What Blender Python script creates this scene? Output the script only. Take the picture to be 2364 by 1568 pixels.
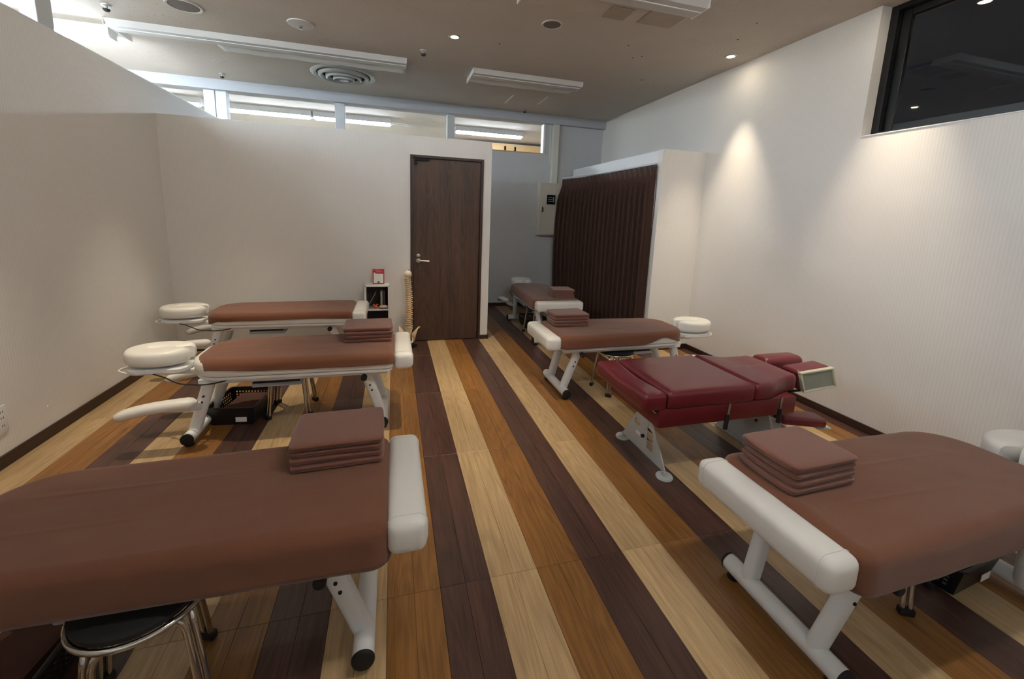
import bpy, bmesh, math, random
from math import sin, cos, pi, radians
from mathutils import Vector, Matrix, noise
random.seed(7)
S = bpy.context.scene
COL = S.collection
for o in list(bpy.data.objects):
    bpy.data.objects.remove(o, do_unlink=True)

# ------------------------------------------------------------------ camera, world, exposure
cd = bpy.data.cameras.new('camera'); cam = bpy.data.objects.new('camera', cd); COL.objects.link(cam)
right = Vector((0.9620, -0.2694, 0.0379)); fwd = Vector((0.2723, 0.9471, -0.1696))
right.normalize(); fwd = (fwd - right*fwd.dot(right)).normalized(); up = right.cross(fwd)
M4 = Matrix((right, up, -fwd)).transposed().to_4x4(); M4.translation = (0, 0, 1.5)
cam.matrix_world = M4
cd.sensor_fit = 'HORIZONTAL'; cd.sensor_width = 36.0
cd.lens = 36*969.2/2364; cd.shift_y = -(784-664.6)/2364; cd.clip_start = 0.05
S.camera = cam
w = bpy.data.worlds.new('world'); S.world = w; w.use_nodes = True
w.node_tree.nodes['Background'].inputs[0].default_value = (0.02, 0.025, 0.035, 1)
w.node_tree.nodes['Background'].inputs[1].default_value = 0.2
S.view_settings.view_transform = 'Standard'; S.view_settings.look = 'None'
S.view_settings.gamma = 1; S.view_settings.use_curve_mapping = False
S.view_settings.exposure = 0.9
TUBE_E = 95.0          # fluorescent tube strength
SPOT_W = 92.0          # downlight watts
TUBE_C = (0.74, 0.87, 1.0)
FAR_E = 62.0           # tubes of the room beyond the back wall
FILL_E = 40.0        # warmer unseen fill tube, added above the front to brighten the room
SPOT_C = (1.0, 0.84, 0.62)

XL, XR, YB, YF, ZC = -2.113, 3.387, 4.865, 6.66, 3.08

# ------------------------------------------------------------------ materials
def srgb(r, g, b):
    f = lambda c: (c/255/12.92 if c/255 <= 0.04045 else ((c/255+0.055)/1.055)**2.4)
    return (f(r), f(g), f(b), 1)

def mat(name, col, rough=0.6, metal=0.0, spec=0.5, var=0.0, vscale=8.0, bump=0.0, bscale=60.0, emit=None, estr=0.0, stretch=None, coat=0.0, sheen=0.0):
    m = bpy.data.materials.new(name); m.use_nodes = True
    nt = m.node_tree; b = nt.nodes['Principled BSDF']
    b.inputs['Base Color'].default_value = col
    b.inputs['Roughness'].default_value = rough
    b.inputs['Metallic'].default_value = metal
    b.inputs['Specular IOR Level'].default_value = spec
    b.inputs['Coat Weight'].default_value = coat
    b.inputs['Sheen Weight'].default_value = sheen
    tc = nt.nodes.new('ShaderNodeTexCoord')
    src = tc.outputs['Object']
    if stretch:
        mp = nt.nodes.new('ShaderNodeMapping'); mp.inputs['Scale'].default_value = stretch
        nt.links.new(src, mp.inputs['Vector']); src = mp.outputs['Vector']
    if var:
        n = nt.nodes.new('ShaderNodeTexNoise'); n.inputs['Scale'].default_value = vscale; n.inputs['Detail'].default_value = 5
        nt.links.new(src, n.inputs['Vector'])
        mx = nt.nodes.new('ShaderNodeMixRGB'); mx.blend_type = 'MIX'
        mx.inputs[1].default_value = tuple(c*(1-var) for c in col[:3])+(1,)
        mx.inputs[2].default_value = tuple(min(1, c*(1+var)) for c in col[:3])+(1,)
        nt.links.new(n.outputs['Fac'], mx.inputs[0]); nt.links.new(mx.outputs[0], b.inputs['Base Color'])
    if bump:
        n2 = nt.nodes.new('ShaderNodeTexNoise'); n2.inputs['Scale'].default_value = bscale; n2.inputs['Detail'].default_value = 4
        nt.links.new(src, n2.inputs['Vector'])
        bp = nt.nodes.new('ShaderNodeBump'); bp.inputs['Strength'].default_value = bump; bp.inputs['Distance'].default_value = 0.002
        nt.links.new(n2.outputs['Fac'], bp.inputs['Height']); nt.links.new(bp.outputs[0], b.inputs['Normal'])
    if emit:
        b.inputs['Emission Color'].default_value = emit; b.inputs['Emission Strength'].default_value = estr
    return m

def wall_mat(name, col, axis):
    """ribbed wallpaper: fine vertical ribs"""
    m = mat(name, col, rough=0.75, spec=0.3)
    nt = m.node_tree; b = nt.nodes['Principled BSDF']
    tc = [n for n in nt.nodes if n.type == 'TEX_COORD'][0]
    wv = nt.nodes.new('ShaderNodeTexWave'); wv.wave_type = 'BANDS'; wv.bands_direction = axis
    wv.inputs['Scale'].default_value = 16.5; wv.inputs['Distortion'].default_value = 0.25; wv.inputs['Detail'].default_value = 1
    nt.links.new(tc.outputs['Object'], wv.inputs['Vector'])
    mx = nt.nodes.new('ShaderNodeMixRGB'); mx.inputs[1].default_value = tuple(c*0.955 for c in col[:3])+(1,); mx.inputs[2].default_value = col
    nt.links.new(wv.outputs['Fac'], mx.inputs[0]); nt.links.new(mx.outputs[0], b.inputs['Base Color'])
    bp = nt.nodes.new('ShaderNodeBump'); bp.inputs['Strength'].default_value = 0.25; bp.inputs['Distance'].default_value = 0.002
    nt.links.new(wv.outputs['Fac'], bp.inputs['Height']); nt.links.new(bp.outputs[0], b.inputs['Normal'])
    return m

def wood_mat(name, c_dark, c_light, axis='Y', rough=0.36, scale=1.0, coat=0.0):
    m = bpy.data.materials.new(name); m.use_nodes = True
    nt = m.node_tree; b = nt.nodes['Principled BSDF']; L = nt.links
    tc = nt.nodes.new('ShaderNodeTexCoord'); oi = nt.nodes.new('ShaderNodeObjectInfo')
    va = nt.nodes.new('ShaderNodeVectorMath'); va.operation = 'SCALE'; va.inputs[0].default_value = (37.1, 11.7, 5.3)
    L.new(oi.outputs['Random'], va.inputs['Scale'])
    ad = nt.nodes.new('ShaderNodeVectorMath'); ad.operation = 'ADD'
    L.new(tc.outputs['Object'], ad.inputs[0]); L.new(va.outputs[0], ad.inputs[1])
    def mapped(sx, sl):
        mp = nt.nodes.new('ShaderNodeMapping')
        mp.inputs['Scale'].default_value = (sx*scale, sl*scale, sx*scale) if axis == 'Y' else ((sx*scale, sx*scale, sl*scale) if axis == 'Z' else (sl*scale, sx*scale, sx*scale))
        L.new(ad.outputs[0], mp.inputs['Vector']); return mp.outputs[0]
    def noise_(sx, sl, det, dist=0.0):
        n = nt.nodes.new('ShaderNodeTexNoise'); n.inputs['Scale'].default_value = 1; n.inputs['Detail'].default_value = det; n.inputs['Distortion'].default_value = dist
        L.new(mapped(sx, sl), n.inputs['Vector']); return n.outputs['Fac']
    def math_(op, a, b_=None, c=None):
        n = nt.nodes.new('ShaderNodeMath'); n.operation = op
        for i_, v in enumerate((a, b_, c)):
            if v is None: continue
            if isinstance(v, (int, float)): n.inputs[i_].default_value = v
            else: L.new(v, n.inputs[i_])
        return n.outputs[0]
    fine = noise_(230, 7, 4, 0.3); mid = noise_(48, 2.0, 3, 0.4); broad = noise_(11, 0.9, 2)
    # contour lines of a stretched field draw the arched grain
    fld = noise_(7.0, 0.75, 1.5)
    arc = math_('MULTIPLY_ADD', math_('SINE', math_('MULTIPLY', fld, 95.0)), 0.5, 0.5)
    v = math_('MULTIPLY', fine, 0.42); v = math_('MULTIPLY_ADD', mid, 0.28, v); v = math_('MULTIPLY_ADD', broad, 0.26, v); v = math_('MULTIPLY_ADD', arc, 0.085, v)
    cr = nt.nodes.new('ShaderNodeValToRGB'); cr.color_ramp.elements[0].position = 0.34; cr.color_ramp.elements[1].position = 0.68
    cr.color_ramp.elements[0].color = c_dark; cr.color_ramp.elements[1].color = c_light
    L.new(v, cr.inputs[0])
    hv = nt.nodes.new('ShaderNodeHueSaturation')
    mr = nt.nodes.new('ShaderNodeMapRange'); mr.inputs['To Min'].default_value = 0.9; mr.inputs['To Max'].default_value = 1.1
    L.new(oi.outputs['Random'], mr.inputs['Value']); L.new(mr.outputs[0], hv.inputs['Value'])
    L.new(cr.outputs[0], hv.inputs['Color']); L.new(hv.outputs[0], b.inputs['Base Color'])
    b.inputs['Roughness'].default_value = rough; b.inputs['Coat Weight'].default_value = coat
    bp = nt.nodes.new('ShaderNodeBump'); bp.inputs['Strength'].default_value = 0.12; bp.inputs['Distance'].default_value = 0.001
    L.new(fine, bp.inputs['Height']); L.new(bp.outputs[0], b.inputs['Normal'])
    return m

MT = dict(
    wall_x=wall_mat('ribbed wallpaper x', srgb(236, 233, 228), 'X'),
    wall_y=wall_mat('ribbed wallpaper y', srgb(236, 233, 228), 'Y'),
    paint=mat('grey white paint', srgb(200, 202, 203), 0.7, var=0.03),
    white_trim=mat('white trim paint', srgb(235, 236, 236), 0.5),
    cream_pipe=mat('cream conduit cover', srgb(214, 214, 200), 0.5),
    ceiling=mat('ceiling board', srgb(205, 196, 186), 0.85, spec=0.2, var=0.06, vscale=3.0, bump=0.6, bscale=90),
    base=wood_mat('dark baseboard', srgb(38, 24, 19), srgb(70, 46, 36), 'Y', 0.4),
    basex=wood_mat('dark baseboard x', srgb(38, 24, 19), srgb(70, 46, 36), 'X', 0.4),
    cream=wood_mat('pale plank', srgb(160, 132, 96), srgb(206, 176, 132)),
    orange=wood_mat('honey plank', srgb(106, 70, 32), srgb(158, 110, 56)),
    dark=wood_mat('dark plank', srgb(50, 33, 28), srgb(96, 66, 56)),
    sub=mat('subfloor', srgb(70, 52, 38), 0.8, var=0.1),
    door=wood_mat('walnut door', srgb(52, 36, 28), srgb(94, 68, 52), 'Z', 0.45),
    frame=wood_mat('door frame wood', srgb(44, 29, 23), srgb(72, 50, 39), 'Z', 0.45),
    steel=mat('brushed steel', srgb(200, 196, 188), 0.3, metal=1.0),
    chrome=mat('chrome', srgb(210, 208, 204), 0.12, metal=1.0),
    vinyl=mat('white vinyl', srgb(232, 230, 224), 0.38, coat=0.15, bump=0.25, bscale=45),
    white_metal=mat('white powder coat', srgb(228, 230, 230), 0.32, var=0.02),
    grey_metal=mat('pale grey enamel', srgb(190, 193, 192), 0.4, var=0.05),
    black=mat('black rubber', srgb(20, 19, 19), 0.7),
    black_plastic=mat('black plastic', srgb(24, 24, 25), 0.4, bump=0.1),
    cover=mat('brown stretch terry', srgb(118, 77, 57), 0.95, spec=0.15, var=0.06, vscale=5, bump=0.5, bscale=420, sheen=0.25),
    towel=mat('brown towel', srgb(126, 82, 66), 0.97, spec=0.1, var=0.08, vscale=12, bump=0.9, bscale=500, sheen=0.35),
    burgundy=mat('burgundy vinyl', srgb(104, 26, 36), 0.36, coat=0.2, var=0.06, vscale=6, bump=0.2, bscale=60),
    burgundy_panel=mat('burgundy panel', srgb(98, 20, 28), 0.4, var=0.06),
    curtain=mat('dark brown curtain', srgb(74, 51, 42), 0.85, spec=0.2, var=0.08, vscale=20, bump=0.2, bscale=200, sheen=0.2),
    tray=mat('grey blue tray', srgb(150, 154, 164), 0.45),
    shade=mat('grey mesh', srgb(120, 112, 104), 0.8, bump=0.8, bscale=300),
    fixture=mat('lamp housing white', srgb(208, 206, 202), 0.5),
    bone=mat('bone plastic', srgb(228, 206, 168), 0.55, var=0.1, vscale=40),
    disc=mat('intervertebral disc', srgb(190, 132, 66), 0.6),
    bone_pale=mat('pale bone plastic', srgb(228, 214, 190), 0.55, var=0.06, vscale=40),
    red=mat('red card', srgb(196, 36, 34), 0.45),
    paper=mat('white paper', srgb(238, 236, 232), 0.7),
    grey_print=mat('grey print', srgb(110, 112, 112), 0.7),
    panel=mat('beige panel steel', srgb(205, 200, 186), 0.45),
    glass_black=mat('dark gauge glass', srgb(18, 26, 26), 0.15),
    tan=mat('tan wood board', srgb(196, 160, 110), 0.6, var=0.08),
    far_wall=mat('cream far wall', srgb(226, 216, 196), 0.8, var=0.02),
    dust=mat('dark speck', srgb(60, 52, 46), 0.8),
    stain=mat('stained sheet', srgb(176, 164, 150), 0.7, var=0.16, vscale=5),
    orange_item=mat('orange plastic', srgb(214, 92, 36), 0.5),
    grey_item=mat('grey card folder', srgb(150, 144, 140), 0.6),
    beige_item=mat('beige paper bag', srgb(176, 160, 138), 0.7),
    frame_black=mat('black window frame', srgb(14, 14, 16), 0.35),
    wire=mat('white wire', srgb(226, 226, 222), 0.4),
    tube=mat('fluorescent tube glow', (1, 1, 1, 1), 0.4, emit=TUBE_C+(1,), estr=TUBE_E),
    tube_far=mat('far fluorescent tube glow', (1, 1, 1, 1), 0.4, emit=TUBE_C+(1,), estr=FAR_E),
    tube_fill=mat('warm fill tube glow', (1, 1, 1, 1), 0.4, emit=(1.0, 0.96, 0.92, 1), estr=FILL_E),
    lamp=mat('downlight lamp glow', (1, 1, 1, 1), 0.4, emit=(1.0, 0.86, 0.62, 1), estr=60.0),
    pan=mat('cream enamel pan', srgb(214, 214, 192), 0.4, var=0.06),
)
def ceiling_pits():
    m = MT['ceiling']; nt = m.node_tree; b = nt.nodes['Principled BSDF']; L = nt.links
    tc = [n for n in nt.nodes if n.type == 'TEX_COORD'][0]
    old = b.inputs['Base Color'].links[0].from_socket
    n1 = nt.nodes.new('ShaderNodeTexNoise'); n1.inputs['Scale'].default_value = 70; n1.inputs['Detail'].default_value = 2
    n2 = nt.nodes.new('ShaderNodeTexNoise'); n2.inputs['Scale'].default_value = 1.3
    for n in (n1, n2): L.new(tc.outputs['Object'], n.inputs['Vector'])
    ad = nt.nodes.new('ShaderNodeMath'); ad.operation = 'MULTIPLY_ADD'; ad.inputs[1].default_value = 0.35
    L.new(n2.outputs['Fac'], ad.inputs[0]); L.new(n1.outputs['Fac'], ad.inputs[2])
    mr = nt.nodes.new('ShaderNodeMapRange'); mr.inputs['From Min'].default_value = 0.87; mr.inputs['From Max'].default_value = 0.93
    mr.inputs['To Min'].default_value = 0; mr.inputs['To Max'].default_value = 0.55; L.new(ad.outputs[0], mr.inputs['Value'])
    mx = nt.nodes.new('ShaderNodeMixRGB'); mx.inputs[2].default_value = srgb(96, 86, 78)
    L.new(mr.outputs[0], mx.inputs[0]); L.new(old, mx.inputs[1]); L.new(mx.outputs[0], b.inputs['Base Color'])
ceiling_pits()
def glass_mat():
    m = bpy.data.materials.new('window glass'); m.use_nodes = True
    b = m.node_tree.nodes['Principled BSDF']
    b.inputs['Base Color'].default_value = (0.85, 0.9, 0.9, 1); b.inputs['Roughness'].default_value = 0.02
    b.inputs['Transmission Weight'].default_value = 1.0; b.inputs['IOR'].default_value = 1.5
    return m
MT['glass'] = glass_mat()

# ------------------------------------------------------------------ mesh helpers
def newbm(): return bmesh.new()
def obj(name, bm, m, parent=None, smooth=True, loc=None, angle=40):
    bmesh.ops.recalc_face_normals(bm, faces=bm.faces[:])
    me = bpy.data.meshes.new(name); bm.to_mesh(me); bm.free()
    if isinstance(m, str): m = MT[m]
    me.materials.append(m)
    if smooth:
        me.polygons.foreach_set('use_smooth', [True]*len(me.polygons))
        try: me.set_sharp_from_angle(angle=radians(angle))
        except Exception: pass
    o = bpy.data.objects.new(name, me); COL.objects.link(o)
    if parent: o.parent = parent
    if loc: o.location = loc
    return o
def tag(o, label, cat, group=None):
    o['label'] = label; o['category'] = cat
    if group: o['group'] = group
    return o
def thing(name, label, cat, loc=(0, 0, 0), rz=0, group=None):
    o = bpy.data.objects.new(name, None); COL.objects.link(o)
    o.empty_display_size = 0.05
    o.location = loc; o.rotation_euler = (0, 0, rz)
    return tag(o, label, cat, group)
def struct(name, bm, m, parent=None, smooth=False):
    o = obj(name, bm, m, parent, smooth)
    if not parent: o['kind'] = 'structure'
    return o
def copy_tree(o, parent=None):
    c = o.copy(); COL.objects.link(c)
    if parent: c.parent = parent
    for ch in o.children: copy_tree(ch, c)
    return c
def box(bm, x0, x1, y0, y1, z0, z1, bev=0.0, seg=2, mat4=None):
    t = bmesh.new(); bmesh.ops.create_cube(t, size=1)
    for v in t.verts:
        v.co = Vector(((x0+x1)/2+v.co.x*(x1-x0), (y0+y1)/2+v.co.y*(y1-y0), (z0+z1)/2+v.co.z*(z1-z0)))
    if bev: bmesh.ops.bevel(t, geom=t.edges[:], offset=bev, segments=seg, profile=0.5, affect='EDGES')
    if mat4: bmesh.ops.transform(t, matrix=mat4, verts=t.verts[:])
    merge(bm, t); return bm
def merge(bm, t):
    me = bpy.data.meshes.new('tmp'); t.to_mesh(me); t.free(); bm.from_mesh(me); bpy.data.meshes.remove(me)
def fillet(pts, r, n=6):
    pts = [Vector(p) for p in pts]; out = [pts[0]]
    for i in range(1, len(pts)-1):
        a, p, b = pts[i-1], pts[i], pts[i+1]
        u = (a-p); v = (b-p); d = min(r, u.length*0.48, v.length*0.48)
        s = p+u.normalized()*d; e = p+v.normalized()*d
        for k in range(n+1):
            t = k/n; out.append(s*(1-t)**2+p*2*t*(1-t)+e*t*t)
    out.append(pts[-1]); return out
def sweep(bm, pts, section, closed=False, cap=True, upv=None, scales=None):
    """section: list of (a,b) in the local normal/binormal frame"""
    pts = [Vector(p) for p in pts]; n = len(pts); rings = []
    tang = []
    for i in range(n):
        if closed: t = pts[(i+1) % n]-pts[i-1]
        elif i == 0: t = pts[1]-pts[0]
        elif i == n-1: t = pts[-1]-pts[-2]
        else: t = (pts[i+1]-pts[i]).normalized()+(pts[i]-pts[i-1]).normalized()
        tang.append(t.normalized())
    nrm = None
    for i in range(n):
        t = tang[i]
        if upv is not None: nn = Vector(upv)-t*t.dot(Vector(upv))
        elif nrm is None:
            a = Vector((0, 0, 1)) if abs(t.z) < 0.9 else Vector((1, 0, 0)); nn = a-t*t.dot(a)
        else: nn = nrm-t*t.dot(nrm)
        nn.normalize(); nrm = nn; bn = t.cross(nn)
        s = scales[i] if scales else 1.0
        rings.append([bm.verts.new(pts[i]+nn*(b*s)+bn*(a*s)) for a, b in section])
    m = len(section); last = n if closed else n-1
    for i in range(last):
        r0, r1 = rings[i], rings[(i+1) % n]
        for j in range(m):
            bm.faces.new((r0[j], r0[(j+1) % m], r1[(j+1) % m], r1[j]))
    if cap and not closed:
        bm.faces.new(rings[0]); bm.faces.new(rings[-1][::-1])
    return bm
def circ(r, n=12, ry=None):
    ry = ry or r
    return [(r*cos(2*pi*i/n), ry*sin(2*pi*i/n)) for i in range(n)]
def rrect(w, h, r, n=4):
    out = []
    for cx, cy, a0 in ((w/2-r, h/2-r, 0), (-w/2+r, h/2-r, 90), (-w/2+r, -h/2+r, 180), (w/2-r, -h/2+r, 270)):
        for k in range(n+1):
            a = radians(a0+90*k/n); out.append((cx+r*cos(a), cy+r*sin(a)))
    return out
def tube(bm, pts, r, n=12, closed=False, cap=True): return sweep(bm, pts, circ(r, n), closed, cap)
def lathe(bm, prof, n=24, axis='Z', org=(0, 0, 0)):
    org = Vector(org); rings = []
    for r, z in prof:
        ring = []
        if r < 1e-6: ring = [bm.verts.new(org+(Vector((0, 0, z)) if axis == 'Z' else Vector((z, 0, 0)) if axis == 'X' else Vector((0, z, 0))))]
        else:
            for i in range(n):
                a = 2*pi*i/n; c, s = r*cos(a), r*sin(a)
                ring.append(bm.verts.new(org+(Vector((c, s, z)) if axis == 'Z' else Vector((z, c, s)) if axis == 'X' else Vector((c, z, s)))))
        rings.append(ring)
    for a, b in zip(rings, rings[1:]):
        if len(a) == 1 and len(b) == 1: continue
        for i in range(n):
            j = (i+1) % n
            if len(a) == 1: bm.faces.new((a[0], b[i], b[j]))
            elif len(b) == 1: bm.faces.new((a[i], b[0], a[j]))
            else: bm.faces.new((a[i], b[i], b[j], a[j]))
    return bm
def outline(poly, n=8, seg=0.05):
    """poly: list of (x, y, r) anticlockwise -> rounded outline points with outward normals"""
    P = []; k = len(poly)
    for i in range(k):
        p = Vector(poly[i][:2]); a = Vector(poly[i-1][:2]); b = Vector(poly[(i+1) % k][:2]); r = poly[i][2]
        u = (a-p).normalized(); v = (b-p).normalized(); ang = u.angle(v); d = r/math.tan(ang/2)
        c = p+(u+v).normalized()*(r/sin(ang/2))
        s = p+u*d; e = p+v*d
        a0 = math.atan2(*(s-c).yx); a1 = math.atan2(*(e-c).yx)
        while a1 < a0: a1 += 2*pi
        for q in range(n+1):
            t = a0+(a1-a0)*q/n; P.append((c+Vector((cos(t), sin(t)))*r, Vector((cos(t), sin(t)))))
    out = []
    for i, (p, nn) in enumerate(P):
        out.append((p, nn)); p2, n2 = P[(i+1) % len(P)]
        L = (p2-p).length
        if L > seg*1.5:
            m = int(L/seg)
            for q in range(1, m+1): out.append((p.lerp(p2, q/(m+1)), nn.lerp(n2, q/(m+1)).normalized()))
    return out
def rings_mesh(bm, rings, cap0=True, cap1=True):
    vr = [[bm.verts.new(p) for p in r] for r in rings]; m = len(rings[0])
    for a, b in zip(vr, vr[1:]):
        for j in range(m): bm.faces.new((a[j], a[(j+1) % m], b[(j+1) % m], b[j]))
    if cap0: bm.faces.new(vr[0][::-1])
    if cap1: bm.faces.new(vr[-1])
    return vr
def cushion(bm, poly, z0, z1, r, crown=0.0, seg=0.04, top_n=7, nr=5, bulge=0.0, zfn=None):
    """upholstered pad over an outline: rounded bottom and top edges, slightly crowned top"""
    O = outline(poly, 8, seg); cx = sum(p.x for p, _ in O)/len(O); cy = sum(p.y for p, _ in O)/len(O); c = Vector((cx, cy))
    R = []
    rb = min(r*0.5, (z1-z0)*0.3)
    R.append([(*(c+(p-c)*0.4), z0) for p, _ in O])
    for k in range(3):
        a = pi/2*k/2; R.append([(*(p+nn*(-rb+rb*sin(a))), z0+rb-rb*cos(a)) for p, nn in O])
    if bulge: R.append([(*(p+nn*bulge), (z0+z1)/2) for p, nn in O])
    for k in range(nr+1):
        a = pi/2*k/nr; R.append([(*(p+nn*(-r+r*cos(a))), z1-r+r*sin(a)) for p, nn in O])
    for k in range(1, top_n+1):
        f = max(0.03, 1-k/top_n)
        R.append([(*(c+((p-nn*r)-c)*f), z1+crown*(1-f*f)) for p, nn in O])
    R = [[Vector(q) for q in ring] for ring in R]
    if zfn: R = [[zfn(q, (q.z-z0)/(z1-z0)) for q in ring] for ring in R]
    rings_mesh(bm, R); return bm
def prism(bm, pts, axis, a0, a1):
    """extrude polygon pts (2D) along axis between a0 and a1; 'X': pts are (y,z); 'Y': (x,z); 'Z': (x,y)"""
    f = {'X': lambda p, a: (a, p[0], p[1]), 'Y': lambda p, a: (p[0], a, p[1]), 'Z': lambda p, a: (p[0], p[1], a)}[axis]
    A = [bm.verts.new(f(p, a0)) for p in pts]; B = [bm.verts.new(f(p, a1)) for p in pts]; n = len(pts)
    for i in range(n): bm.faces.new((A[i], A[(i+1) % n], B[(i+1) % n], B[i]))
    bm.faces.new(A[::-1]); bm.faces.new(B); return bm
def ellipsoid(bm, c, rx, ry, rz, u=12, v=8, rot=None):
    t = bmesh.new(); bmesh.ops.create_uvsphere(t, u_segments=u, v_segments=v, radius=1)
    bmesh.ops.scale(t, vec=(rx, ry, rz), verts=t.verts[:])
    if rot: bmesh.ops.transform(t, matrix=rot, verts=t.verts[:])
    bmesh.ops.translate(t, vec=c, verts=t.verts[:]); merge(bm, t); return bm

# ------------------------------------------------------------------ room shell
bm = newbm(); box(bm, -5.0, XR+0.2, -1.6, 9.6, -0.12, -0.012); floor = struct('floor', bm, 'sub')
PW, PL, X0, Y0 = 0.2066, 0.954, 0.378, 1.482
def plank_mesh(wd, ln):
    b = newbm(); g = 0.0013; c = 0.0012; h = wd/2
    prof = [(0, -0.012), (0, -c), (c, 0)]
    if wd > 0.15: prof += [(h-g, 0), (h, -0.0022), (h+g, 0)]
    prof += [(wd-c, 0), (wd, -c), (wd, -0.012)]
    ys = [0, c, ln-c, ln]
    V = []
    for i, y in enumerate(ys):
        V.append([b.verts.new((x, y, z if z < -c*0.5 or i in (1, 2) else -c)) for x, z in prof])
    for r0, r1 in zip(V, V[1:]):
        for j in range(len(prof)-1): b.faces.new((r0[j], r0[j+1], r1[j+1], r1[j]))
    b.faces.new(V[0]); b.faces.new(V[-1][::-1])
    bmesh.ops.recalc_face_normals(b, faces=b.faces[:])
    me = bpy.data.meshes.new('plank'); b.to_mesh(me); b.free(); return me
cache = {}
KIND = ('cream', 'orange', 'dark')
for k in range(-13, 15):
    xa = max(X0+PW*k, XL); xb = min(X0+PW*(k+1), XR)
    if xb-xa < 0.01: continue
    for r in range(-2, 6):
        ya = Y0+PL*r; yb = min(ya+PL, YF)
        if yb-ya < 0.02: continue
        if xb < 1.1 and ya > YB: continue
        wd, ln = round(xb-xa-0.0008, 4), round(yb-ya-0.0008, 4); kind = KIND[k % 3]
        key = (wd, ln, kind)
        if key not in cache:
            me = plank_mesh(wd, ln); me.materials.append(MT[kind]); cache[key] = me
        o = bpy.data.objects.new('plank', cache[key]); COL.objects.link(o)
        o.parent = floor; o.location = (xa+0.0004, ya+0.0004, 0)

bm = newbm(); box(bm, -5.0, XR+0.4, -1.6, 9.6, ZC, ZC+0.1); struct('ceiling', bm, 'ceiling')

# left partition: top at 2.567, thin, carries posts up to the ceiling
bm = newbm(); box(bm, XL-0.085, XL, -1.6, YF, 0, 2.567); struct('wall_left', bm, 'wall_y')
# back partition with the door opening
DX0, DX1, DZ = 0.19, 1.006, 2.112
bm = newbm()
box(bm, XL, DX0, YB, YB+0.1, 0, 2.305); box(bm, DX1, 1.1, YB, YB+0.1, 0, 2.305); box(bm, DX0, DX1, YB, YB+0.1, DZ, 2.305)
struct('wall_back', bm, 'wall_x')
# far wall with clerestory openings (sill 2.504), header above
bm = newbm()
box(bm, XL-2.4, 2.352, YF, YF+0.09, 0, 2.504); box(bm, 2.352, XR, YF, YF+0.09, 0, ZC)
struct('wall_far', bm, 'paint')
bm = newbm(); box(bm, -5.0, XR, 6.575, YF+0.12, 2.955, ZC); struct('trim_1', bm, mat('header paint', srgb(178, 181, 187), 0.6))
n = 2
for a, b_ in ((-2.34, -2.215), (-2.205, -2.08), (-0.763, -0.633), (0.802, 0.912)):
    bm = newbm(); box(bm, a, b_, YF-0.01, YF+0.1, 2.3, 2.957, 0.004, 1); struct('trim_%d' % n, bm, 'paint'); n += 1
bm = newbm(); box(bm, 2.335, 2.362, YF-0.012, YF+0.1, 2.504, 2.957); struct('trim_%d' % n, bm, 'white_trim'); n += 1
bm = newbm(); box(bm, 1.1, 2.335, YF-0.006, YF+0.1, 2.494, 2.508); struct('trim_%d' % n, bm, 'tan'); n += 1
# posts on the left partition
for ya in (3.557, 1.2):
    bm = newbm(); box(bm, XL-0.085, XL+0.001, ya, ya+0.138, 2.567, ZC, 0.003, 1); struct('trim_%d' % n, bm, 'paint'); n += 1
# right wall with window recess
WY0, WY1, WZ = 0.25, 2.478, 2.18
bm = newbm()
box(bm, XR, XR+0.2, -1.6, WY0, 0, ZC); box(bm, XR, XR+0.2, WY1, 9.6, 0, ZC); box(bm, XR, XR+0.2, WY0, WY1, 0, WZ)
struct('wall_right', bm, 'wall_y')
bm = newbm(); box(bm, -5, XR+0.2, -1.7, -1.6, 0, ZC); struct('wall_front', bm, 'wall_x')
bm = newbm(); box(bm, -5.1, -5.0, -1.6, 9.6, 0, ZC); struct('wall_outer', bm, 'far_wall')
bm = newbm(); box(bm, -5.0, XR, 9.5, 9.6, 0, ZC); struct('wall_beyond', bm, 'far_wall')
# booth partition (projects from the right wall) and its header over the curtain
YP, XC = 4.117, 2.825
bm = newbm(); box(bm, XC, XR, YP, YP+0.09, 0, 2.265); struct('wall_booth', bm, 'wall_x')
bm = newbm(); box(bm, XC, XC+0.03, YP+0.09, 6.5, 2.115, 2.265); struct('trim_%d' % n, bm, 'white_trim'); n += 1
bm = newbm(); box(bm, XC-0.002, XR, YP-0.002, YP+0.092, 2.265, 2.272); struct('trim_%d' % n, bm, 'white_trim'); n += 1
bm = newbm(); box(bm, XL, 1.102, YB-0.002, YB+0.102, 2.305, 2.312); struct('trim_%d' % n, bm, 'white_trim'); n += 1
bm = newbm(); box(bm, XL-0.087, XL+0.002, -1.6, YF, 2.567, 2.574); struct('trim_%d' % n, bm, 'white_trim'); n += 1
# cream conduit cover on the far wall
bm = newbm(); box(bm, 2.485, 2.585, YF-0.07, YF, 2.03, 2.955, 0.004, 1); struct('trim_%d' % n, bm, 'cream_pipe'); n += 1
bm = newbm(); box(bm, 2.452, 2.46, YF-0.004, YF, 2.35, 2.955); struct('trim_%d' % n, bm, 'white_trim'); n += 1
# tan board wall in the room beyond
bm = newbm(); box(bm, 1.3, XR, 9.2, 9.24, 0, 3.02); struct('trim_%d' % n, bm, 'tan'); n += 1
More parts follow.
